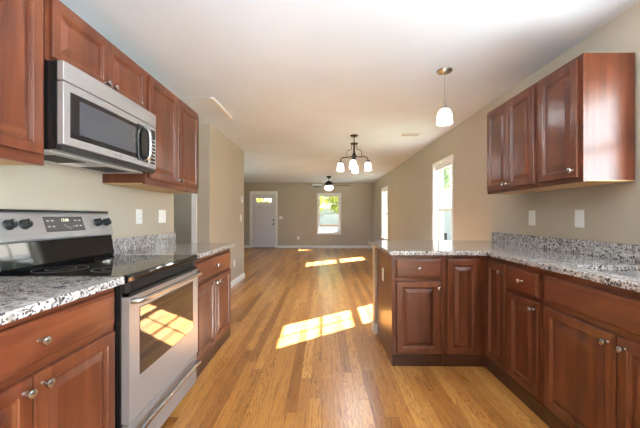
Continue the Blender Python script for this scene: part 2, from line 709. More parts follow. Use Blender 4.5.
def baseboard(name, pts, hgt=0.10, th=0.014, inward=1):
    """a skirting run along x-y points, thickness on the left side of travel"""
    m = MB()
    for (x0, y0), (x1, y1) in zip(pts[:-1], pts[1:]):
        d = Vector((x1 - x0, y1 - y0, 0)).normalized()
        n = Vector((-d.y, d.x, 0)) * th * inward
        ext = d * th
        a, b = Vector((x0, y0, 0)), Vector((x1, y1, 0)) + ext * 0
        prof = [(0, 0), (1, 0), (1, hgt * .80), (.55, hgt * .90), (.35, hgt), (0, hgt)]
        vs = [a + n * q + Vector((0, 0, z)) for q, z in prof] + [b + n * q + Vector((0, 0, z)) for q, z in prof]
        k = len(prof)
        m.add(vs, [tuple(range(k)), tuple(range(2 * k - 1, k - 1, -1))] + [(i, (i + 1) % k, k + (i + 1) % k, k + i) for i in range(k)])
    return structure(m.build(name, M['trim']), 'white baseboard')


baseboard('baseboard_far', [(-1.70, YF), (XR, YF)], inward=-1)
baseboard('baseboard_far_left', [(XLL, YF), (-2.77, YF)], inward=-1)
baseboard('baseboard_partition', [(XL + .005, 4.15), (XL + .005, 5.95), (XLL, 5.95)], inward=-1)
baseboard('baseboard_right', [(XR, 3.26), (XR, YF)], inward=1)
baseboard('baseboard_hallway', [(-1.70, 4.15), (XL + .019, 4.15)], inward=-1)
bp = MB().box(0.501, 0.552, 3.100, 3.112, 0, 0.10).box(0.501, 0.515, 3.112, 3.254, 0, 0.10).box(0.501, XR - .02, 3.24, 3.254, 0, 0.10)
structure(bp.build('baseboard_peninsula', M['trim'], bevel=.004), 'white baseboard round the low wall end')

# hallway door casing
tr = MB().box(-1.775, -1.705, 4.132, 4.15, 0, 2.105).box(-2.665, -2.60, 4.132, 4.15, 0, 2.105).box(-2.60, -1.775, 4.132, 4.15, 2.04, 2.105)
tr.box(-1.775, -1.762, 4.15, 4.25, 0, 2.04)
structure(tr.build('trim_1', M['trim'], bevel=.003), 'white door casing in the hallway')


# ------------------------------------------------------------------ windows
def window(name, axis, hole, face, depth, sill=True, label='', casing=0.045, grid=True):
    """double-hung window in a wall hole; local frame: x along the wall, y outward, z up"""
    a0, a1, z0, z1 = hole
    w, h = a1 - a0, z1 - z0
    root = bpy.data.objects.new(name, None)
    C.objects.link(root)
    structure(root, label)
    if axis == 'y':      # wall on +x side: looking along +x, local x runs towards -y
        root.location = (face, a1, z0)
        root.rotation_euler = (0, 0, -PI / 2)
    else:
        root.location = (a0, face, z0)
    c = casing
    m = MB()
    if c:
        m.box(-c, 0, -.016, 0, 0, h + c).box(w, w + c, -.016, 0, 0, h + c).box(0, w, -.016, 0, h, h + c)
        if sill:
            m.box(-c - .015, w + c + .015, -.045, 0, -.025, 0)
            m.box(-c, w + c, -.014, 0, -.075, -.025)
        else:
            m.box(-c, w + c, -.016, 0, -c, 0)
    m.build('window_casing', M['trim'], root, bevel=.003)
    t = .018
    m = MB().box(0, t, 0, depth, 0, h).box(w - t, w, 0, depth, 0, h).box(t, w - t, 0, depth, h - t, h).box(t, w - t, 0, depth, 0, t)
    m.build('window_frame', M['trim'], root)
    mid = h / 2
    s = .036

    def sash(nm, y0, y1, zz0, zz1, bars):
        x0, x1 = t, w - t
        q = MB().box(x0, x0 + s, y0, y1, zz0, zz1).box(x1 - s, x1, y0, y1, zz0, zz1)
        q.box(x0 + s, x1 - s, y0, y1, zz0, zz0 + s).box(x0 + s, x1 - s, y0, y1, zz1 - s, zz1)
        so = q.build(nm, M['trim'], root, bevel=.003)
        yc = (y0 + y1) / 2
        MB().box(x0 + s, x1 - s, yc - .002, yc + .002, zz0 + s, zz1 - s).build('pane', M['glass'], so)
        if bars:
            b = MB()
            xm = (x0 + x1) / 2
            zm = (zz0 + zz1) / 2
            b.box(xm - .008, xm + .008, yc - .009, yc + .009, zz0 + s, zz1 - s)
            b.box(x0 + s, xm - .008, yc - .009, yc + .009, zm - .008, zm + .008)
            b.box(xm + .008, x1 - s, yc - .009, yc + .009, zm - .008, zm + .008)
            b.build('muntin', M['trim'], so)
        return so
    sash('lower_sash', depth * .45, depth * .45 + .03, t, mid + s / 2, False)
    sash('upper_sash', depth * .45 + .035, depth * .45 + .065, mid - s / 2, h - t, grid)
    return root


def blind(axis, hole, face, label):
    """a raised mini blind: head rail with the slats bunched below"""
    a0, a1, z0, z1 = hole
    w, h = a1 - a0, z1 - z0
    o = thing('window_blind', label, 'blind', group='raised window blinds')
    if axis == 'y':
        o.location = (face, a1, z0)
        o.rotation_euler = (0, 0, -PI / 2)
    else:
        o.location = (a0, face, z0)
    zt = h - .019
    MB().box(.021, w - .021, .014, .046, zt - .028, zt).build('head_rail', M['trim'], o, bevel=.002)
    s = MB()
    for k in range(4):
        s.box(.024, w - .024, .016, .043, zt - .034 - k * .0055, zt - .031 - k * .0055)
    s.build('slat_stack', M['trim'], o)
    MB().box(.024, w - .024, .016, .044, zt - .064, zt - .053).build('bottom_rail', M['trim'], o, bevel=.002)
    return o


window('window_1', 'y', W_ONE, XR, .15, label='tall double-hung window in the right wall nearer the kitchen')
window('window_2', 'y', W_TWO, XR, .15, label='tall double-hung window in the right wall near the far corner')
window('window_3', 'x', W_FAR, YF, .15, label='double-hung window in the far wall')
window('window_4', 'y', W_SINK, XR, .15, label='window over the sink', grid=False)
window('fill_window', 'y', (-8.5, -6.9, .6, 2.05), -XLL, .15, label='added unseen living room side window for fill light').rotation_euler = (0, 0, PI / 2)  # window added out of view so fill light can enter
bpy.data.objects['fill_window'].location = (XLL, 6.9, .6)
blind('y', W_ONE, XR, 'white blind drawn up at the top of the nearer right-hand window')
blind('y', W_TWO, XR, 'white blind drawn up at the top of the right-hand window near the far corner')
blind('x', W_FAR, YF, 'white blind drawn up at the top of the far wall window')

# ------------------------------------------------------------------ front door
d1 = bpy.data.objects.new('door_1', None)
C.objects.link(d1)
d1.location = (-2.68, YF, 0)
structure(d1, 'white front door with four small panes at the top')
W = .88
m = MB().box(-.085, -.02, -.018, 0, 0, 2.13).box(W + .02, W + .085, -.018, 0, 0, 2.13).box(-.02, W + .02, -.018, 0, 2.065, 2.13)
m.box(-.02, 0, 0, .15, 0, 2.065).box(W, W + .02, 0, .15, 0, 2.065).box(0, W, 0, .15, 2.045, 2.065)
m.build('door_casing', M['trim'], d1, bevel=.003)
panes = [(.155 + k * .148, .155 + k * .148 + .128, 1.715, 1.865) for k in range(4)]
As = [0.004, W - .004]
slab = wall_slab('slab', 'x', .03, .075, .004, W - .004, .02, 2.04, panes, M['door_white'])
del slab['kind']
slab.parent = d1
m = MB()
for (xa, xb) in ((.125, .415), (.465, .755)):
    z0_, z1_ = .20, 1.58
    m.rings(xa, xb, z0_, z1_, [(0, .031), (0, .022), (.012, .018), (.024, .022), (.030, .0295)])
    for k in range(1, 4):
        xx = xa + .03 + (xb - xa - .06) * k / 4
        m.box(xx - .006, xx + .006, .021, .031, z0_ + .03, z1_ - .03)
m.build('raised_panel', M['door_white'], slab)
gl = MB()
for p in panes:
    gl.box(p[0], p[1], .050, .054, p[2], p[3])
gl.build('pane', M['glass'], slab)
MB().lathe([(.030, 0), (.030, .008), (.012, .012), (.012, .035), (.027, .042), (.030, .058), (.022, .070), (0, .073)], (W - .07, .03, .90), (0, -1, 0)).build('knob', M['bronze'], slab)
MB().lathe([(.030, 0), (.030, .014), (.024, .020), (0, .021)], (W - .07, .03, 1.04), (0, -1, 0)).build('deadbolt', M['bronze'], slab)
m = MB()
for z in (.25, 1.05, 1.82):
    m.box(-.004, .006, .012, .03, z - .045, z + .045)
m.build('hinge', M['nickel'], slab)
MB().box(0, W, -.01, .15, 0, .02).build('threshold', M['threshold'], d1)

# patio door added behind the viewer as an opening for fill light
d2 = bpy.data.objects.new('added_patio_door', None)
C.objects.link(d2)
d2.location = (XR, -1.0, 0)
d2.rotation_euler = (0, 0, PI / 2)
structure(d2, 'added sliding glass door behind the viewer for fill light')
m = MB().box(-.95, -.89, -.1, 0, 0, 2.05).box(.89, .95, -.1, 0, 0, 2.05).box(-.89, .89, -.1, 0, 1.99, 2.05).box(-.89, .89, -.1, 0, 0, .05).box(-.04, .04, -.1, 0, .05, 1.99)
m.build('door_frame', M['trim'], d2)
MB().box(-.89, -.04, -.055, -.05, .05, 1.99).box(.04, .89, -.055, -.05, .05, 1.99).build('pane', M['glass'], d2)

# ------------------------------------------------------------------ cabinets
DOOR_T = .02
KN = [(.0075, 0), (.0055, .004), (.005, .012), (.010, .016), (.0145, .020), (.0155, .024), (.0135, .029), (.007, .032), (0, .033)]


def knob(parent, x, z, y=-DOOR_T):
    return MB().lathe(KN, (x, y, z), (0, -1, 0), 20).build('knob', M['nickel'], parent)


def panel_door(parent, x0, x1, z0, z1, kx=None, kz=None, rail=.056):
    T = DOOR_T
    rl = [(0, 0), (0, -T + .005), (.002, -T + .0015), (.006, -T), (rail - .012, -T), (rail - .009, -T + .0035), (rail - .004, -T + .005), (rail, -T + .0125),
          (rail + .006, -T + .0125), (rail + .030, -T + .0015), (rail + .033, -T + .001)]
    o = MB().rings(x0, x1, z0, z1, rl).build('door', M['cherry'], parent)
    if kx is not None:
        knob(o, kx, kz)
    return o


def slab_drawer(parent, x0, x1, z0, z1, kx=None, kz=None, name='drawer'):
    T = DOOR_T
    rl = [(0, 0), (0, -T + .006), (.003, -T + .003), (.011, -T + .0015), (.013, -T), ((z1 - z0) * .4, -T)]
    o = MB().rings(x0, x1, z0, z1, rl).build(name, M['cherry_h'], parent)
    if kx is not None:
        knob(o, kx, kz)
    return o


ZD0, ZD1, ZR0, ZR1, ZT = .105, .669, .701, .843, .880
KICK = .092


def base_cabinet(label, loc, rotz, w, depth=.585, top=None, kick_left=0.0, kick_right=0.0):
    """face at local y=0, width along x"""
    o = thing('base_cabinet', label, 'cabinet', loc, rotz)
    g = .0008
    MB().box(g, w - g, .02, depth, KICK, top or ZT).build('carcass', M['cherry'], o)
    MB().box(g, w - g, 0, .02, KICK, ZT).build('face_frame', M['cherry_h'], o, bevel=.001)
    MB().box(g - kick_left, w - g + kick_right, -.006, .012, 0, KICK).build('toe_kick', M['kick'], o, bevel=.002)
    return o


RL, RR, RP = PI / 2, -PI / 2, 0.0      # left run faces +x, right run faces -x, peninsula faces -y
FL, FR, FP = -.93, 1.27, 2.45           # face-frame planes
LG = 'base cabinets'

# left run, nearest
cb = base_cabinet('cherry base cabinet in the lower left corner, one wide drawer over two doors', (FL, .585, 0), RL, .775, .605)
slab_drawer(cb, .018, .757, .712, .852, .395, .782)
panel_door(cb, .018, .374, .11, .680, .345, .640)
panel_door(cb, .379, .757, .11, .680, .408, .640)

# left run, beyond the range
cb = base_cabinet('cherry base cabinet right of the range, at the far end of the left counter', (FL, 2.140, 0), RL, .915, .605)
slab_drawer(cb, .03, .885, ZR0, ZR1, .4575, .772)
panel_door(cb, .03, .454, ZD0, ZD1, .424, .632)
panel_door(cb, .461, .885, ZD0, ZD1, .491, .632)

# peninsula end cabinet
cb = base_cabinet('cherry base cabinet at the open end of the peninsula, drawer over one door', (.556, FP, 0), RP, .379, .655, kick_left=.012)
slab_drawer(cb, .018, .366, ZR0, ZR1, .19, .773)
panel_door(cb, .018, .366, ZD0, ZD1, .342, .620)
ep = MB().box(-.016, .0, .001, .655, .0, ZT).build('end_panel', M['cherry'], cb)

# corner cabinet, L-shaped with two doors
cc = thing('corner_cabinet', 'cherry corner base cabinet in the angle of peninsula and sink run, two narrow doors', 'cabinet', (.935, FP, 0), 0)
L = [(.001, 0), (FR - .935, 0), (FR - .935, -.319), (XR - .003 - .935, -.319), (XR - .003 - .935, .655), (.001, .655)]
MB().prism(L, KICK, ZT).build('carcass', M['cherry'], cc)
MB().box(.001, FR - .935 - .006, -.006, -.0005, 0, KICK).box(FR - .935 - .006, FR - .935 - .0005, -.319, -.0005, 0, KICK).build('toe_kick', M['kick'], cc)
panel_door(cc, .036, .286, ZD0, ZR1)
dd = panel_door(cc, .046, .292, ZD0, ZR1, .262, .785)
dd.matrix_local = Matrix.Translation((FR - .935, 0, 0)) @ Matrix.Rotation(-PI / 2, 4, 'Z')

# drawer cabinet in the right run
cb = base_cabinet('narrow cherry base cabinet with small drawer over a door, between corner and sink cabinet', (FR, 2.130, 0), RR, .335, .575)
slab_drawer(cb, .020, .305, ZR0, ZR1, .165, .772)
panel_door(cb, .020, .305, ZD0, ZD1, .275, .625, rail=.05)

# sink cabinet
cb = base_cabinet('wide cherry sink cabinet with long false drawer front over two doors', (FR, 1.794, 0), RR, .914, .575, top=.69)
slab_drawer(cb, .025, .889, ZR0, ZR1, name='false_front')
panel_door(cb, .025, .454, ZD0, ZD1, .418, .628)
panel_door(cb, .460, .889, ZD0, ZD1, .496, .628)


def wall_cabinet(label, loc, rotz, w, h, depth=.300, soffit=.009):
    o = thing('wall_cabinet', label, 'cabinet', loc, rotz, None)
    g = .0008
    MB().box(g, w - g, .02, depth, soffit, h).build('carcass', M['cherry'], o)
    m = MB().box(g, w - g, 0, .02, 0, h)
    m.build('face_frame', M['cherry_h'], o, bevel=.001)
    MB().box(g, w - g, .021, depth, soffit - .006, soffit - .0005).build('bottom_panel', M['maple'], o)
    return o


UL, UR = -1.24, 1.533
ZU, HU = 1.405, .790
wc = wall_cabinet('cherry wall cabinet cut off by the left edge, left of the microwave', (UL, .90, ZU), RL, .458, HU)
panel_door(wc, .02, .434, .045, .765, .05, .08)
wc = wall_cabinet('short two-door cherry wall cabinet directly above the microwave', (UL, 1.360, 1.882), RL, .772, .313, soffit=.004)
panel_door(wc, .022, .383, .018, .288, .357, .045, rail=.05)
panel_door(wc, .389, .750, .018, .288, .415, .045, rail=.05)
wc = wall_cabinet('tall two-door cherry wall cabinet right of the microwave, end of the left run', (UL, 2.134, ZU), RL, .906, HU)
panel_door(wc, .024, .446, .045, .765, .418, .080)
panel_door(wc, .456, .880, .045, .765, .484, .080)

ZU2, HU2 = 1.386, .76
wc = wall_cabinet('two-door cherry wall cabinet on the right wall, farther from the viewer', (UR, 2.908, ZU2), RR, .686, HU2)
panel_door(wc, .024, .338, .030, .735, .314, .060)
panel_door(wc, .344, .660, .030, .735, .368, .060)
wc = wall_cabinet('single-door cherry wall cabinet on the right wall with a glossy exposed end panel', (UR, 2.220, ZU2), RR, .380, HU2)
panel_door(wc, .024, .352, .030, .735, .325, .075)


# ------------------------------------------------------------------ counters and splashes
def counter(name, label, poly, hole=None, z0=.8815, z1=.914):
    bm = bmesh.new()
    outer = [bm.verts.new((x, y, z1)) for x, y in poly]
    edges = [bm.edges.new((outer[i], outer[(i + 1) % len(outer)])) for i in range(len(outer))]
    if hole:
        inner = [bm.verts.new((x, y, z1)) for x, y in hole]
        edges += [bm.edges.new((inner[i], inner[(i + 1) % len(inner)])) for i in range(len(inner))]
        bmesh.ops.triangle_fill(bm, use_beauty=True, use_dissolve=False, edges=edges)
    else:
        bm.faces.new(outer)
    top = list(bm.faces)
    r = bmesh.ops.extrude_face_region(bm, geom=top)
    for v in r['geom']:
        if isinstance(v, bmesh.types.BMVert):
            v.co.z = z0
    bmesh.ops.recalc_face_normals(bm, faces=bm.faces)
    me = bpy.data.meshes.new(name)
    bm.to_mesh(me)
    bm.free()
    me.materials.append(M['granite'])
    o = bpy.data.objects.new(name, me)
    C.objects.link(o)
    md = o.modifiers.new('bevel', 'BEVEL')
    md.width = .004
    md.segments = 2
    md.limit_method = 'ANGLE'
    md.angle_limit = math.radians(40)
    return tag(o, label, 'countertop')


def rrect(x0, x1, y0, y1, r, n=5):
    p = []
    for cx, cy, a in ((x1 - r, y1 - r, 0), (x0 + r, y1 - r, 90), (x0 + r, y0 + r, 180), (x1 - r, y0 + r, 270)):
        for k in range(n + 1):
            t = math.radians(a + 90 * k / n)
            p.append((cx + r * math.cos(t), cy + r * math.sin(t)))
    return p


FLC, FRC = -.880, 1.237
counter('countertop', 'speckled granite countertop in the lower left corner, left of the range', [(XL + .002, .575), (FLC, .575), (FLC, 1.362), (XL + .002, 1.362)])
counter('countertop', 'short speckled granite countertop beyond the range, along the left wall', [(XL + .002, 2.137), (FLC, 2.137), (FLC, 3.125), (XL + .002, 3.125)])
HOLE = rrect(1.355, 1.735, .95, 1.70, .06)
counter('countertop', 'long L-shaped speckled granite countertop over the peninsula and the sink run',
        [(.498, 3.46), (.505, 2.395), (.52, 2.385), (1.195, 2.385), (FRC, 2.343), (FRC, .87), (XR - .002, .87), (XR - .002, 3.46)], HOLE)
tag(MB().box(XL + .002, XL + .024, 2.140, 3.155, .9145, 1.016).build('backsplash', M['granite'], bevel=.002), 'low granite backsplash strip on the left wall beside the range', 'backsplash')
tag(MB().box(XR - .024, XR - .002, .87, 3.385, .9145, 1.014).build('backsplash', M['granite'], bevel=.002), 'long low granite backsplash strip on the right wall behind the sink', 'backsplash')
tag(MB().box(XL + .002, XL + .024, .585, 1.355, .9145, 1.016).build('backsplash', M['granite'], bevel=.002), 'low granite backsplash strip left of the range, outside the picture', 'backsplash')

# undermount sink
sk = thing('sink', 'stainless undermount sink set into the right-hand granite counter', 'sink', (1.545, 1.325, .8805))
m = MB()
hx, hy = .20, .387
lv = [(hx + .018, hy + .018, 0), (hx - .005, hy - .005, 0), (hx - .012, hy - .012, -.15), (hx - .05, hy - .05, -.17), (.03, .03, -.174)]
vs, fs = [], []
for a, b, z in lv:
    ring = rrect(-a, a, -b, b, min(.07, a * .9), 4)
    vs += [(x, y, z) for x, y in ring]
n = len(vs) // len(lv)
for i in range(len(lv) - 1):
    for k in range(n):
        fs.append((i * n + k, i * n + (k + 1) % n, (i + 1) * n + (k + 1) % n, (i + 1) * n + k))
fs.append(tuple((len(lv) - 1) * n + k for k in range(n)))
m.add(vs, fs, True)
bowl = m.build('bowl', M['steel'], sk)
MB().lathe([(.045, 0), (.045, .004), (.032, .005), (.028, .002), (0, .002)], (0, 0, -.1735)).build('drain', M['nickel'], sk)


# ------------------------------------------------------------------ range
rg = thing('range', 'freestanding stainless and black electric range with smooth glass cooktop', 'range', (-.905, 1.3685, 0), RL)
RW = .758
MB().box(0, RW, 0, .628, .035, .885).build('body', M['black'], rg, bevel=.003)
ft = MB()
for sx in (.05, RW - .05):
    for sy in (.06, .56):
        MB().lathe([(.016, 0), (.016, .034)], (sx, sy, 0), (0, 0, 1), 14).build('leg', M['black_matte'], rg)
ct = MB()
ct.box(-.002, RW + .002, -.012, .60, .886, .914)
co = ct.build('cooktop', M['black_glass'], rg, bevel=.004, seg=3)
MB().profile_x([(-.013, .878), (-.034, .884), (-.036, .905), (-.030, .917), (-.013, .9195)], -.002, RW + .002).build('front_rail', M['black_glass'], co, bevel=.003)
for bx, by, br in ((.19, .16, .095), (.56, .16, .115), (.19, .43, .115), (.56, .43, .085)):
    q = MB()
    seg = 40
    for r0, r1 in ((br, br - .003), (br * .55, br * .55 - .002)):
        vs = [(bx + r * math.cos(2 * PI * k / seg), by + r * math.sin(2 * PI * k / seg), .9143) for r in (r0, r1) for k in range(seg)]
        q.add(vs, [(k, (k + 1) % seg, seg + (k + 1) % seg, seg + k) for k in range(seg)])
    q.build('burner_ring', M['grey_print'], co)
# vent strip under the rail
vt = MB().box(.004, RW - .004, -.016, -.001, .836, .876)
for k in range(5):
    vt.box(.05, RW - .05, -.020, -.015, .842 + k * .0065, .845 + k * .0065)
vt.build('vent_strip', M['black_matte'], rg)
# oven door
od = MB().rings(.003, RW - .003, .248, .832, [(0, -.002), (0, -.032), (.004, -.037), (.073, -.037)])
# cut the window out of the middle: door front is a frame of rings around a hole
od = MB()
x0, x1, z0, z1 = .003, RW - .003, .248, .832
wx0, wx1, wz0, wz1 = .080, RW - .080, .432, .752
od.box(x0, x1, -.026, -.002, z0, z1)
od.box(x0, wx0, -.037, -.026, z0, z1).box(wx1, x1, -.037, -.026, z0, z1).box(wx0, wx1, -.037, -.026, z0, wz0).box(wx0, wx1, -.037, -.026, wz1, z1)
odo = od.build('oven_door', M['steel'], rg)
wnd = MB().rings(wx0, wx1, wz0, wz1, [(0, -.0262), (0, -.0372), (.004, -.038), (.045, -.038)])
wno = wnd.build('oven_window', M['smoke_glass'], odo)
MB().box(x0, x1, -.0375, -.003, .818, .8325).build('top_trim', M['black_matte'], odo)


def bow_handle(parent, xa, xb, z, y0, out, r, mat, name='handle', drop=0.0):
    pts = bez((xa, y0, z - drop), (xa + .005, y0 - out * 1.15, z - drop), (xa + .03, y0 - out, z), (xa + .12, y0 - out, z), 8)
    pts += bez((xa + .12, y0 - out, z), (xa + .3, y0 - out * 1.06, z), (xb - .3, y0 - out * 1.06, z), (xb - .12, y0 - out, z), 10)[1:]
    pts += bez((xb - .12, y0 - out, z), (xb - .03, y0 - out, z), (xb - .005, y0 - out * 1.15, z - drop), (xb, y0, z - drop), 8)[1:]
    return MB().tube(pts, r, 12).build(name, mat, parent)


bow_handle(odo, .02, RW - .02, .797, -.037, .038, .013, M['nickel'])
dr = MB().box(.003, RW - .003, -.030, -.001, .045, .238)
dro = dr.build('drawer', M['steel'], rg, bevel=.004)
bow_handle(dro, .015, RW - .015, .200, -.030, .034, .014, M['nickel'], drop=.02)
# backguard
bgp = [(.552, .912), (.545, .935), (.566, 1.060), (.628, 1.060), (.628, .912)]
MB().profile_x(bgp, 0, RW).build('backguard', M['black_glass'], rg, bevel=.003)
py0, py1, pz0, pz1 = .548, .590, 1.054, 1.203
cp = MB().profile_x([(py0, pz0), (py0 - .004, pz0 + .012), (py1 - .006, pz1 - .010), (py1, pz1), (.626, pz1), (.626, pz0)], .001, RW - .001)
cpo = cp.build('control_panel', M['steel'], rg, bevel=.006, seg=3)
MB().profile_x([(py1 - .004, pz1 + .001), (py1 - .002, pz1 + .012), (.627, pz1 + .012), (.627, pz1 + .001)], -.001, RW + .001).build('top_cap', M['black'], rg, bevel=.003)
# sloping face frame for things on the panel
fv0 = Vector((0, py0 - .004, pz0 + .012))
fv1 = Vector((0, py1 - .006, pz1 - .010))
fu = (fv1 - fv0).normalized()
fn = Vector((0, -fu.z, fu.y))
if fn.y > 0:
    fn = -fn


def onpanel(x, s, lift=0.0):
    p = fv0 + fu * s + fn * lift
    return Vector((x, p.y, p.z))


PM = Matrix(((1, 0, 0, 0), (0, fu.y, fn.y, 0), (0, fu.z, fn.z, 0), (0, 0, 0, 1)))


def panel_slab(x0, x1, s0, s1, t, skew=0.0):
    m = MB()
    vs = [onpanel(x0 + skew, s0, .0), onpanel(x1 + skew, s0, .0), onpanel(x1, s1, .0), onpanel(x0, s1, .0)]
    vs += [onpanel(x0 + skew, s0, t), onpanel(x1 + skew, s0, t), onpanel(x1, s1, t), onpanel(x0, s1, t)]
    m.add(vs, [(3, 2, 1, 0), (4, 5, 6, 7), (0, 1, 5, 4), (1, 2, 6, 5), (2, 3, 7, 6), (3, 0, 4, 7)])
    return m


SL = (fv1 - fv0).length
dsp = panel_slab(.245, .508, .032, .118, .0016).build('display', M['panel_grey'], cpo)
T4 = Matrix.Translation(onpanel(.378, .097, .0017)) @ PM
lettering('clock_digits', '12:00', .024, M['digits'], dsp, T4)
for px in (.268, .296, .452, .482):
    for s_ in (.095, .062):
        panel_slab(px - .008, px + .008, s_ - .0035, s_ + .0035, .0022).build('touch_pad', M['pad_print'], dsp)
for px, s_ in ((.37, .068), (.385, .058), (.40, .05), (.43, .06)):
    panel_slab(px - .007, px + .007, s_ - .0015, s_ + .0015, .0022).build('touch_pad', M['pad_print'], dsp)
lettering('brand_lettering', 'FRIGIDAIRE', .011, M['grey_print'], cpo, Matrix.Translation(onpanel(.378, .013, .0003)) @ PM)
for kx, s in ((.058, .078), (.134, .078), (.622, .078), (.702, .078)):
    k = MB().lathe([(.026, 0), (.026, .004), (.0225, .007), (.0205, .026), (.017, .030), (0, .0305)], onpanel(kx, s, 0.0005), fn, 28)
    ko = k.build('knob', M['black_matte'], cpo)
    b = onpanel(kx, s, .03)
    g = MB()
    vs = []
    for dx, ds in ((-.006, -.021), (.006, -.021), (.0045, .022), (-.0045, .022)):
        vs.append(onpanel(kx + dx, s + ds, .020))
    for dx, ds in ((-.004, -.019), (.004, -.019), (.003, .020), (-.003, .020)):
        vs.append(onpanel(kx + dx, s + ds, .036))
    g.add(vs, [(3, 2, 1, 0), (4, 5, 6, 7), (0, 1, 5, 4), (1, 2, 6, 5), (2, 3, 7, 6), (3, 0, 4, 7)])
    g.build('grip', M['black_matte'], ko)
    q = panel_slab(kx - .0012, kx + .0012, s + .004, s + .019, .0372).build('pointer', M['pad_print'], ko)

# ------------------------------------------------------------------ microwave
mw = thing('microwave', 'stainless over-the-range microwave with dark window, above the range', 'microwave', (-1.190, 1.3655, 1.474), RL)
MW, MH = .762, .404
MB().box(.001, MW - .001, 0, .345, .008, MH).build('body', M['black'], mw, bevel=.002)
# underside with vents and lamp
u = MB().box(.02, MW - .02, .05, .335, .0, .0078)
uo = u.build('underside', M['under_grey'], mw)
for xa in (.10, .46):
    fl = MB().box(xa, xa + .2, .10, .252, -.0015, .0)
    for k in range(9):
        fl.box(xa, xa + .2, .10 + k * .018, .108 + k * .018, -.003, -.0015)
    fl.build('grease_filter', M['black_matte'], uo)
MB().box(.325, .435, .20, .27, -.003, 0).build('lamp_lens', M['plate'], uo)


def bowed(x0, x1, z0, z1, y0, bulge, t0=0.0, n=16):
    """front plate gently bowed outwards; returns mesh"""
    m = MB()
    vs, fs = [], []
    for i in range(n + 1):
        x = x0 + (x1 - x0) * i / n
        s = (x / MW - .5) * 2
        y = y0 - bulge * (1 - s * s)
        vs += [(x, t0, z0), (x, y, z0), (x, y, z1), (x, t0, z1)]
    for i in range(n):
        a, b = i * 4, i * 4 + 4
        for k in range(4):
            k2 = (k + 1) % 4
            fs.append((a + k, b + k, b + k2, a + k2))
    fs.append((0, 1, 2, 3))
    fs.append((n * 4 + 3, n * 4 + 2, n * 4 + 1, n * 4))
    return m.add(vs, fs)


bowed(.0, MW, .318, MH, -.030, .008, -.001).build('top_grille', M['steel'], mw, bevel=.003)
dor = bowed(.0, .672, .030, .313, -.030, .008, -.001)
mdo = dor.build('door', M['steel'], mw, bevel=.003)
wf = bowed(.035, .585, .066, .276, -.031, .0085, -.012)
wfo = wf.build('door_window', M['black_glass'], mdo, bevel=.0015)
bowed(.085, .515, .092, .252, -.0318, .0085, -.02).build('mesh_screen', M['micro_glass'], wfo)
bowed(.0, MW, .004, .0285, -.018, .008, -.001).build('bottom_lip', M['black_matte'], mw)
kpd = bowed(.674, MW, .030, .313, -.030, .008, -.001).build('control_panel', M['steel'], mw, bevel=.003)
kp = bowed(.690, .748, .060, .290, -.0312, .008, -.02)
kpo = kp.build('keypad', M['black_glass'], kpd)
kk = MB()
for r in range(7):
    for c in range(3):
        xx = .700 + c * .019
        zz = .078 + r * .024
        s = (xx / MW - .5) * 2
        y = -.0312 - .008 * (1 - s * s)
        kk.box(xx - .005, xx + .005, y - .0008, y + .004, zz - .005, zz + .005)
kk.build('key_print', M['pad_print'], kpo)
hp = bez((.610, -.034, .066), (.610, -.072, .068), (.614, -.074, .10), (.614, -.074, .172), 9)
hp += bez((.614, -.074, .172), (.614, -.074, .244), (.610, -.072, .276), (.610, -.034, .278), 9)[1:]
MB().tube(hp, [.013 - .003 * abs(i - 9) / 9 for i in range(len(hp))], 12).build('handle', M['nickel'], mdo)
bowed(.535, .655, .058, .284, -.0335, .0085, -.02).build('handle_recess', M['black_glass'], mdo, bevel=.001)
lettering('brand_lettering', 'FRIGIDAIRE', .013, M['grey_print'], mdo, Matrix.Translation((.36, -.0385, .048)) @ FACE)


# ------------------------------------------------------------------ switch and outlet plates
def plate(name, label, cat, loc, rotz, w, h, kind, group):
    o = thing(name, label, cat, loc, rotz, group)
    m = MB().rings(-w / 2, w / 2, -h / 2, h / 2, [(0, 0), (0, -.003), (.004, -.006), (.012, -.0065)])
    m.build('cover_plate', M['plate'], o)
    if kind == 'outlet':
        for z in (-.021, .021):
            so = MB().box(-.016, .016, -.0085, -.0066, z - .013, z + .013).build('socket', M['plate'], o, bevel=.002)
            MB().box(-.008, -.0055, -.0088, -.0084, z - .002, z + .007).box(.0055, .008, -.0088, -.0084, z - .002, z + .007).box(-.002, .002, -.0088, -.0084, z - .009, z - .005).build('slot', M['grey_print'], so)
    elif kind == 'switch':
        MB().box(-.0165, .0165, -.009, -.0066, -.033, .033).build('rocker', M['plate'], o, bevel=.002)
    elif kind == 'double':
        for x in (-.023, .023):
            MB().box(x - .0165, x + .0165, -.009, -.0066, -.033, .033).build('rocker', M['plate'], o, bevel=.002)
    return o


PG = 'outlet and switch plates'
plate('outlet', 'white outlet plate on the left wall, nearer the range', 'outlet', (XL + .0008, 2.56, 1.18), RL, .082, .122, 'outlet', PG)
plate('light_switch', 'wide white double switch plate on the left wall near its end', 'light switch', (XL + .0008, 2.93, 1.18), RL, .125, .122, 'double', PG)
plate('light_switch', 'white switch plate on the right wall, below the two-door wall cabinet', 'light switch', (XR - .0008, 2.76, 1.168), RR, .082, .130, 'switch', PG)
plate('light_switch', 'white switch plate on the right wall, below the single-door wall cabinet', 'light switch', (XR - .0008, 2.252, 1.163), RR, .082, .130, 'switch', PG)
plate('outlet', 'white outlet plate on the wooden end panel of the peninsula', 'outlet', (.556 - .0168, 2.80, .658), RL + PI, .075, .117, 'outlet', PG)
plate('light_switch', 'white switch plate on the partition wall below the thermostat', 'light switch', (XL + .0058, 5.72, 1.15), RL, .11, .122, 'double', PG)
plate('outlet', 'white outlet plate low on the partition wall beside the left counter', 'outlet', (XL + .0058, 5.30, .38), RL, .075, .117, 'outlet', PG)
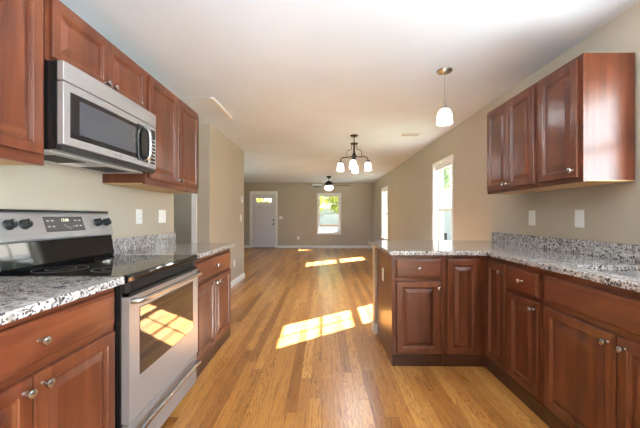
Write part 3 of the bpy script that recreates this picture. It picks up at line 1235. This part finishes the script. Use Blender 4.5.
plate('light_switch', 'white switch plate on the far wall beside the front door', 'light switch', (-1.60, YF - .0008, 1.14), 0, .12, .12, 'double', PG)
plate('outlet', 'small white outlet plate low on the far wall between door and window', 'outlet', (-.94, YF - .0008, .38), 0, .08, .12, 'outlet', PG)
th = thing('thermostat', 'small white thermostat high on the partition wall above the switch', 'thermostat', (XL + .0058, 5.74, 1.50), RL)
MB().box(-.06, .06, -.028, 0, -.055, .055).build('housing', M['plate'], th, bevel=.006)
MB().box(-.03, .03, -.0292, -.0275, .0, .03).build('screen', M['under_grey'], th)

# ------------------------------------------------------------------ ceiling things
hatch = thing('attic_hatch', 'white framed attic hatch in the ceiling beside the left cabinets', 'ceiling hatch', (-1.46, 3.575, H))
hw, hl = .27, .315
MB().box(-hw, hw, -hl, hl, -.0035, -.001).build('panel', M['ceil'], hatch)
MB().box(-hw - .022, -hw, -hl - .022, hl + .022, -.005, -.001).box(-hw, hw, -hl - .022, -hl, -.005, -.001).box(-hw, hw, hl, hl + .022, -.005, -.001).build('frame', M['ceil'], hatch)
MB().box(hw, hw + .035, -hl - .022, hl + .022, -.024, -.001).build('sunlit_edge_strip', M['trim'], hatch, bevel=.004)  # white lip puts the hatch's sunlit edge into colour and shape


def vent(label, x, y):
    o = thing('ceiling_vent', label, 'ceiling vent', (x, y, H), 0, 'ceiling vents')
    MB().box(-.15, .15, -.075, -.055, -.010, -.001).box(-.15, .15, .055, .075, -.010, -.001).box(-.15, -.13, -.055, .055, -.010, -.001).box(.13, .15, -.055, .055, -.010, -.001).build('frame', M['trim'], o, bevel=.002)
    s = MB()
    for k in range(6):
        yy = -.045 + k * .018
        s.profile_x([(yy - .004, -.009), (yy + .006, -.002), (yy + .007, -.003), (yy - .003, -.010)], -.13, .13)
    s.build('louver', M['trim'], o)
    MB().box(-.13, .13, -.055, .055, -.0018, -.001).build('backing', M['under_grey'], o)
    return o


vent('white ceiling vent between the pendant and the chandelier', 1.34, 4.78)
vent('small white ceiling vent far back, past the chandelier by the right wall', 1.37, 9.35)

# pendant over the peninsula
pd = thing('pendant_lamp', 'brushed nickel pendant lamp with white bell shade over the peninsula', 'pendant lamp', (1.045, 2.68, H))
MB().lathe([(.066, -.001), (.066, -.006), (.060, -.014), (.030, -.024), (.012, -.030), (0, -.031)], seg=32).build('canopy', M['nickel'], pd)
MB().lathe([(.0035, -.03), (.0035, -.30)], seg=8).build('cord', M['nickel'], pd)
MB().lathe([(.006, -.265), (.008, -.270), (.008, -.298), (.013, -.303), (.013, -.311), (.022, -.318), (.026, -.325), (.026, -.343), (.030, -.347), (.030, -.352), (0, -.353)], seg=20).build('socket', M['nickel'], pd)
prof = [(.030, -.334), (.038, -.338), (.048, -.352), (.056, -.372), (.061, -.396), (.064, -.425), (.066, -.458), (.064, -.458), (.061, -.425), (.058, -.396), (.053, -.373), (.046, -.354), (.037, -.341), (.029, -.339)]
sh = MB().lathe(prof, seg=32)
sh.f = sh.f[:-2]
sh.build('lamp_shade', M['shade'], pd)
lamp_light('pendant_bulb', (0, 0, -.405), 6, .03, pd)

# chandelier
chn = thing('chandelier', 'dark bronze four-arm chandelier with white glass shades', 'chandelier', (.475, 4.80, H))
MB().lathe([(.062, -.001), (.062, -.008), (.052, -.020), (.018, -.027), (.008, -.030), (.007, -.125), (0, -.126)], seg=28).build('canopy', M['bronze'], chn)
MB().lathe([(.008, -.12), (.058, -.124), (.061, -.130), (.058, -.138), (.020, -.144), (.014, -.150), (.013, -.275), (.024, -.290), (.030, -.315), (.030, -.345), (.018, -.365), (.010, -.38), (0, -.395)], seg=28).build('body', M['bronze'], chn)
for k in range(4):
    a = -PI / 18 + k * PI / 2
    ca, sa = math.cos(a), math.sin(a)

    def P(r, z):
        return (r * ca, r * sa, z)
    p = bez(P(.02, -.33), P(.08, -.34), P(.10, -.338), P(.15, -.338), 6) + bez(P(.15, -.338), P(.185, -.338), P(.211, -.345), P(.213, -.40), 8)[1:]
    ao = MB().tube(p, .0085, 10).build('arm', M['bronze'], chn)
    s = [P(.038, -.138), P(.040, -.20)] + [P(.040 + .006, -.220), P(.060, -.226), P(.090, -.230), P(.108, -.240), P(.112, -.262), P(.115, -.334)]
    MB().tube(s, .0045, 8).build('scroll_rod', M['bronze'], ao)
    MB().lathe([(.010, -.395), (.030, -.402), (.034, -.412), (.034, -.428), (.026, -.432), (0, -.433)], (.213 * ca, .213 * sa, 0), seg=18).build('socket', M['bronze'], ao)
    pr = [(.028, -.426), (.036, -.430), (.042, -.445), (.055, -.550), (.053, -.550), (.039, -.448), (.034, -.435), (.027, -.431)]
    q = MB().lathe(pr, (.213 * ca, .213 * sa, 0), seg=24)
    q.f = q.f[:-2]
    so = q.build('lamp_shade', M['shade'], ao)
    lamp_light('chandelier_bulb', (.213 * ca, .213 * sa, -.50), 17, .03, chn)

# ceiling fan
fan = thing('ceiling_fan', 'dark ceiling fan with lit white bowl in front of the far window', 'ceiling fan', (.17, 9.7, H))
MB().lathe([(.075, -.001), (.075, -.02), (.05, -.055), (.016, -.065), (.013, -.07), (.013, -.15), (0, -.151)], seg=24).build('canopy', M['bronze'], fan)
mo = MB().lathe([(.03, -.14), (.10, -.175), (.125, -.21), (.125, -.265), (.10, -.295), (.05, -.302), (0, -.303)], seg=28).build('motor', M['bronze'], fan)
MB().lathe([(.06, -.30), (.11, -.306), (.135, -.325), (.135, -.36), (.115, -.402), (.07, -.435), (0, -.447)], seg=28).build('light_bowl', M['shade'], fan)
for k in range(5):
    a = math.radians(-4 + 72 * k)
    m = MB()
    outl = [(.20, -.045), (.30, -.058), (.60, -.068), (.645, -.055), (.66, 0), (.645, .055), (.60, .068), (.30, .058), (.20, .045)]
    vs = [(x, y, -.288 + y * .3) for x, y in outl] + [(x, y, -.294 + y * .3) for x, y in outl]
    n = len(outl)
    m.add(vs, [tuple(range(n)), tuple(range(2 * n - 1, n - 1, -1))] + [(i, n + i, n + (i + 1) % n, (i + 1) % n) for i in range(n)])
    bo = m.build('blade', M['fan_wood'], fan)
    bo.rotation_euler = (0, 0, a)
    MB().box(.10, .26, -.016, .016, -.301, -.295).build('blade_iron', M['bronze'], bo)
lamp_light('fan_bulb', (0, 0, -.37), 5, .10, fan)

# kitchen ceiling lamp, just above the viewer
kl = thing('ceiling_lamp', 'white glass bowl ceiling lamp over the kitchen, above the viewer', 'ceiling lamp', (0.0, 0.95, H))
MB().lathe([(.075, -.001), (.075, -.02), (.02, -.03), (.012, -.035), (.012, -.39), (.02, -.40), (0, -.405)], seg=28).build('canopy', M['nickel'], kl)
MB().lathe([(.03, -.205), (.12, -.215), (.195, -.248), (.195, -.251), (.12, -.219), (.03, -.209)], seg=36).build('uplight_blocker', M['trim'], kl)  # pan added to keep the bulb's light off the ceiling
MB().lathe([(.20, -.33), (.185, -.375), (.13, -.415), (.06, -.43), (0, -.432)], seg=36).build('lamp_shade', M['shade'], kl)
kls = [c for c in kl.children if c.name.startswith('lamp_shade')][0].data
bm = bmesh.new()
bm.from_mesh(kls)
bmesh.ops.delete(bm, geom=[f for f in bm.faces if len(f.verts) > 8], context='FACES_ONLY')
bm.to_mesh(kls)
bm.free()
lamp_light('kitchen_bulb', (0, 0, -.30), 42, .06, kl)
kl3 = dup(kl, (-2.2, 5.0, H), 0, 'added white glass bowl fill lamp in the room off the hallway')  # lamp added out of view to brighten the space behind the doorway
kl2 = dup(kl, (0.0, -1.0, H), 0, 'added white glass bowl fill lamp over the kitchen, behind the viewer')  # second kitchen lamp added out of view for fill

# ------------------------------------------------------------------ outdoors
g = MB().box(-40, 60, -30, 70, -.95, -.85).build('ground', M['lawn'])
structure(g, 'lawn outside')
po = thing('porch', 'front porch seen through the far window', 'porch', (0, YF + .16, -.1))
MB().box(-3.4, 2.0, 0, 1.6, -.75, -.02).build('slab', M['concrete'], po)
MB().box(-3.6, 2.2, 0, 1.9, 2.62, 2.74).build('roof', M['roof'], po)  # roof added to block sun through the far window and door panes
for px in (-3.2, 1.9):
    MB().box(px - .06, px + .06, 1.47, 1.59, -.02, 2.62).build('post', M['white_siding'], po)
MB().box(-1.6, 1.83, 1.5, 1.56, .86, .93).build('hand_rail', M['rail_brown'], po, bevel=.008)
MB().box(-1.6, 1.83, 1.51, 1.55, .12, .17).build('bottom_rail', M['white_siding'], po)
for k in range(24):
    MB().box(-1.56 + k * .14, -1.525 + k * .14, 1.512, 1.547, .17, .86).build('baluster', M['white_siding'], po)


aw = thing('sun_blocker', 'added grey roof keeping sun out of the patio door, outside the kitchen', 'sun_blocker', (XR + .16, -.65, 2.45))  # added out of view to keep sun off the kitchen floor
MB().box(0, 3.0, -1.95, 1.9, 0, .08).build('roof_panel', M['roof'], aw)
for py in (-1.85, 1.8):
    MB().box(2.85, 2.95, py - .05, py + .05, -3.3, 0).build('post', M['white_siding'], aw)


def house(label, x0, x1, y0, y1, z0, z1, mat, ridge='y', rise=1.6):
    o = thing('house', label, 'house', (x0, y0, z0))
    w, d, h = x1 - x0, y1 - y0, z1 - z0
    MB().box(0, w, 0, d, 0, h).build('wall', mat, o)
    ov = .3
    m = MB()
    if ridge == 'y':
        tri = [(-ov, h), (w + ov, h), (w / 2, h + rise)]
        vs = [(x, -ov, z) for x, z in tri] + [(x, d + ov, z) for x, z in tri]
    else:
        tri = [(-ov, h), (d + ov, h), (d / 2, h + rise)]
        vs = [(-ov, y, z) for y, z in tri] + [(w + ov, y, z) for y, z in tri]
    m.add(vs, [(0, 1, 2), (5, 4, 3), (0, 3, 4, 1), (1, 4, 5, 2), (2, 5, 3, 0)])
    m.build('roof', M['roof'], o)
    return o


h1 = house('lavender-grey neighbour house with lap siding outside the nearer right-hand window', 6.5, 13, 12, 24, -.85, 1.75, M['siding'])
MB().box(-.12, 0, 4.35, 4.75, .72, 1.15).build('meter_box', M['panel_grey'], h1)
h2 = house('lavender-grey neighbour house outside the right-hand window by the far corner', 6.5, 13, 31.8, 44, -.85, 1.75, M['siding'])
h3 = house('white house across the street seen through the far window', -4.5, 6, 30, 37, -.85, 2.0, M['white_siding'], 'x')
for k in range(2):
    MB().box(.8 + k * 7.2, 1.8 + k * 7.2, -.05, 0, 1.0, 2.2).build('window', M['panel_grey'], h3)


def tree(label, x, y, h, r, mat, seed, n=1500, leaf=.16):
    rd = random.Random(seed)
    o = thing('tree', label, 'tree', (x, y, -.86), 0, 'trees outside')
    MB().tube([(0, 0, 0), (.05, .03, h * .3), (-.05, .05, h * .6), (.05, 0, h * .9)], [.16, .12, .08, .03], 10).build('trunk', M['bark'], o)
    b = MB()
    for k in range(7):
        a = k * 2.4
        z = h * (.28 + .08 * k)
        b.tube([(0, 0, z), (r * .4 * math.cos(a), r * .4 * math.sin(a), z + .3), (r * .8 * math.cos(a), r * .8 * math.sin(a), z + .9)], [.05, .035, .012], 6)
    b.build('branches', M['bark'], o)
    m = MB()
    blobs = [(rd.uniform(-.6, .6) * r, rd.uniform(-.6, .6) * r, h * rd.uniform(.52, .97), r * rd.uniform(.3, .55)) for _ in range(16)]
    for _ in range(n):
        bx, by, bz, br = rd.choice(blobs)
        d = Vector((rd.gauss(0, 1), rd.gauss(0, 1), rd.gauss(0, .8))).normalized() * br * rd.uniform(.4, 1.05)
        c = Vector((bx, by, bz)) + d
        u = Vector((rd.gauss(0, 1), rd.gauss(0, 1), rd.gauss(0, 1))).normalized()
        w = u.orthogonal().normalized()
        s = leaf * rd.uniform(.6, 1.3)
        m.add([c - u * s, c + w * s * .5, c + u * s, c - w * s * .5], [(0, 1, 2, 3)])
    m.build('foliage', mat, o)
    return o


tree('yellow-green tree left in the far window', -1.1, 16.5, 4.9, 1.5, M['leaf_y'], 3, 2600)
tree('yellow-green tree right in the far window', 1.6, 20.8, 5.4, 1.9, M['leaf_y'], 8, 2600)
tree('green tree outside the front door panes', -5.2, 20.5, 5.5, 2.0, M['leaf_y'], 5, 1500)
tree('green tree beyond the nearer right-hand window', 10.6, 27.3, 8.5, 2.0, M['leaf_g'], 11, 2600, .24)
tree('green tree behind the lavender-grey house', 16.5, 26.0, 9.0, 3.5, M['leaf_g'], 12, 2500, .26)
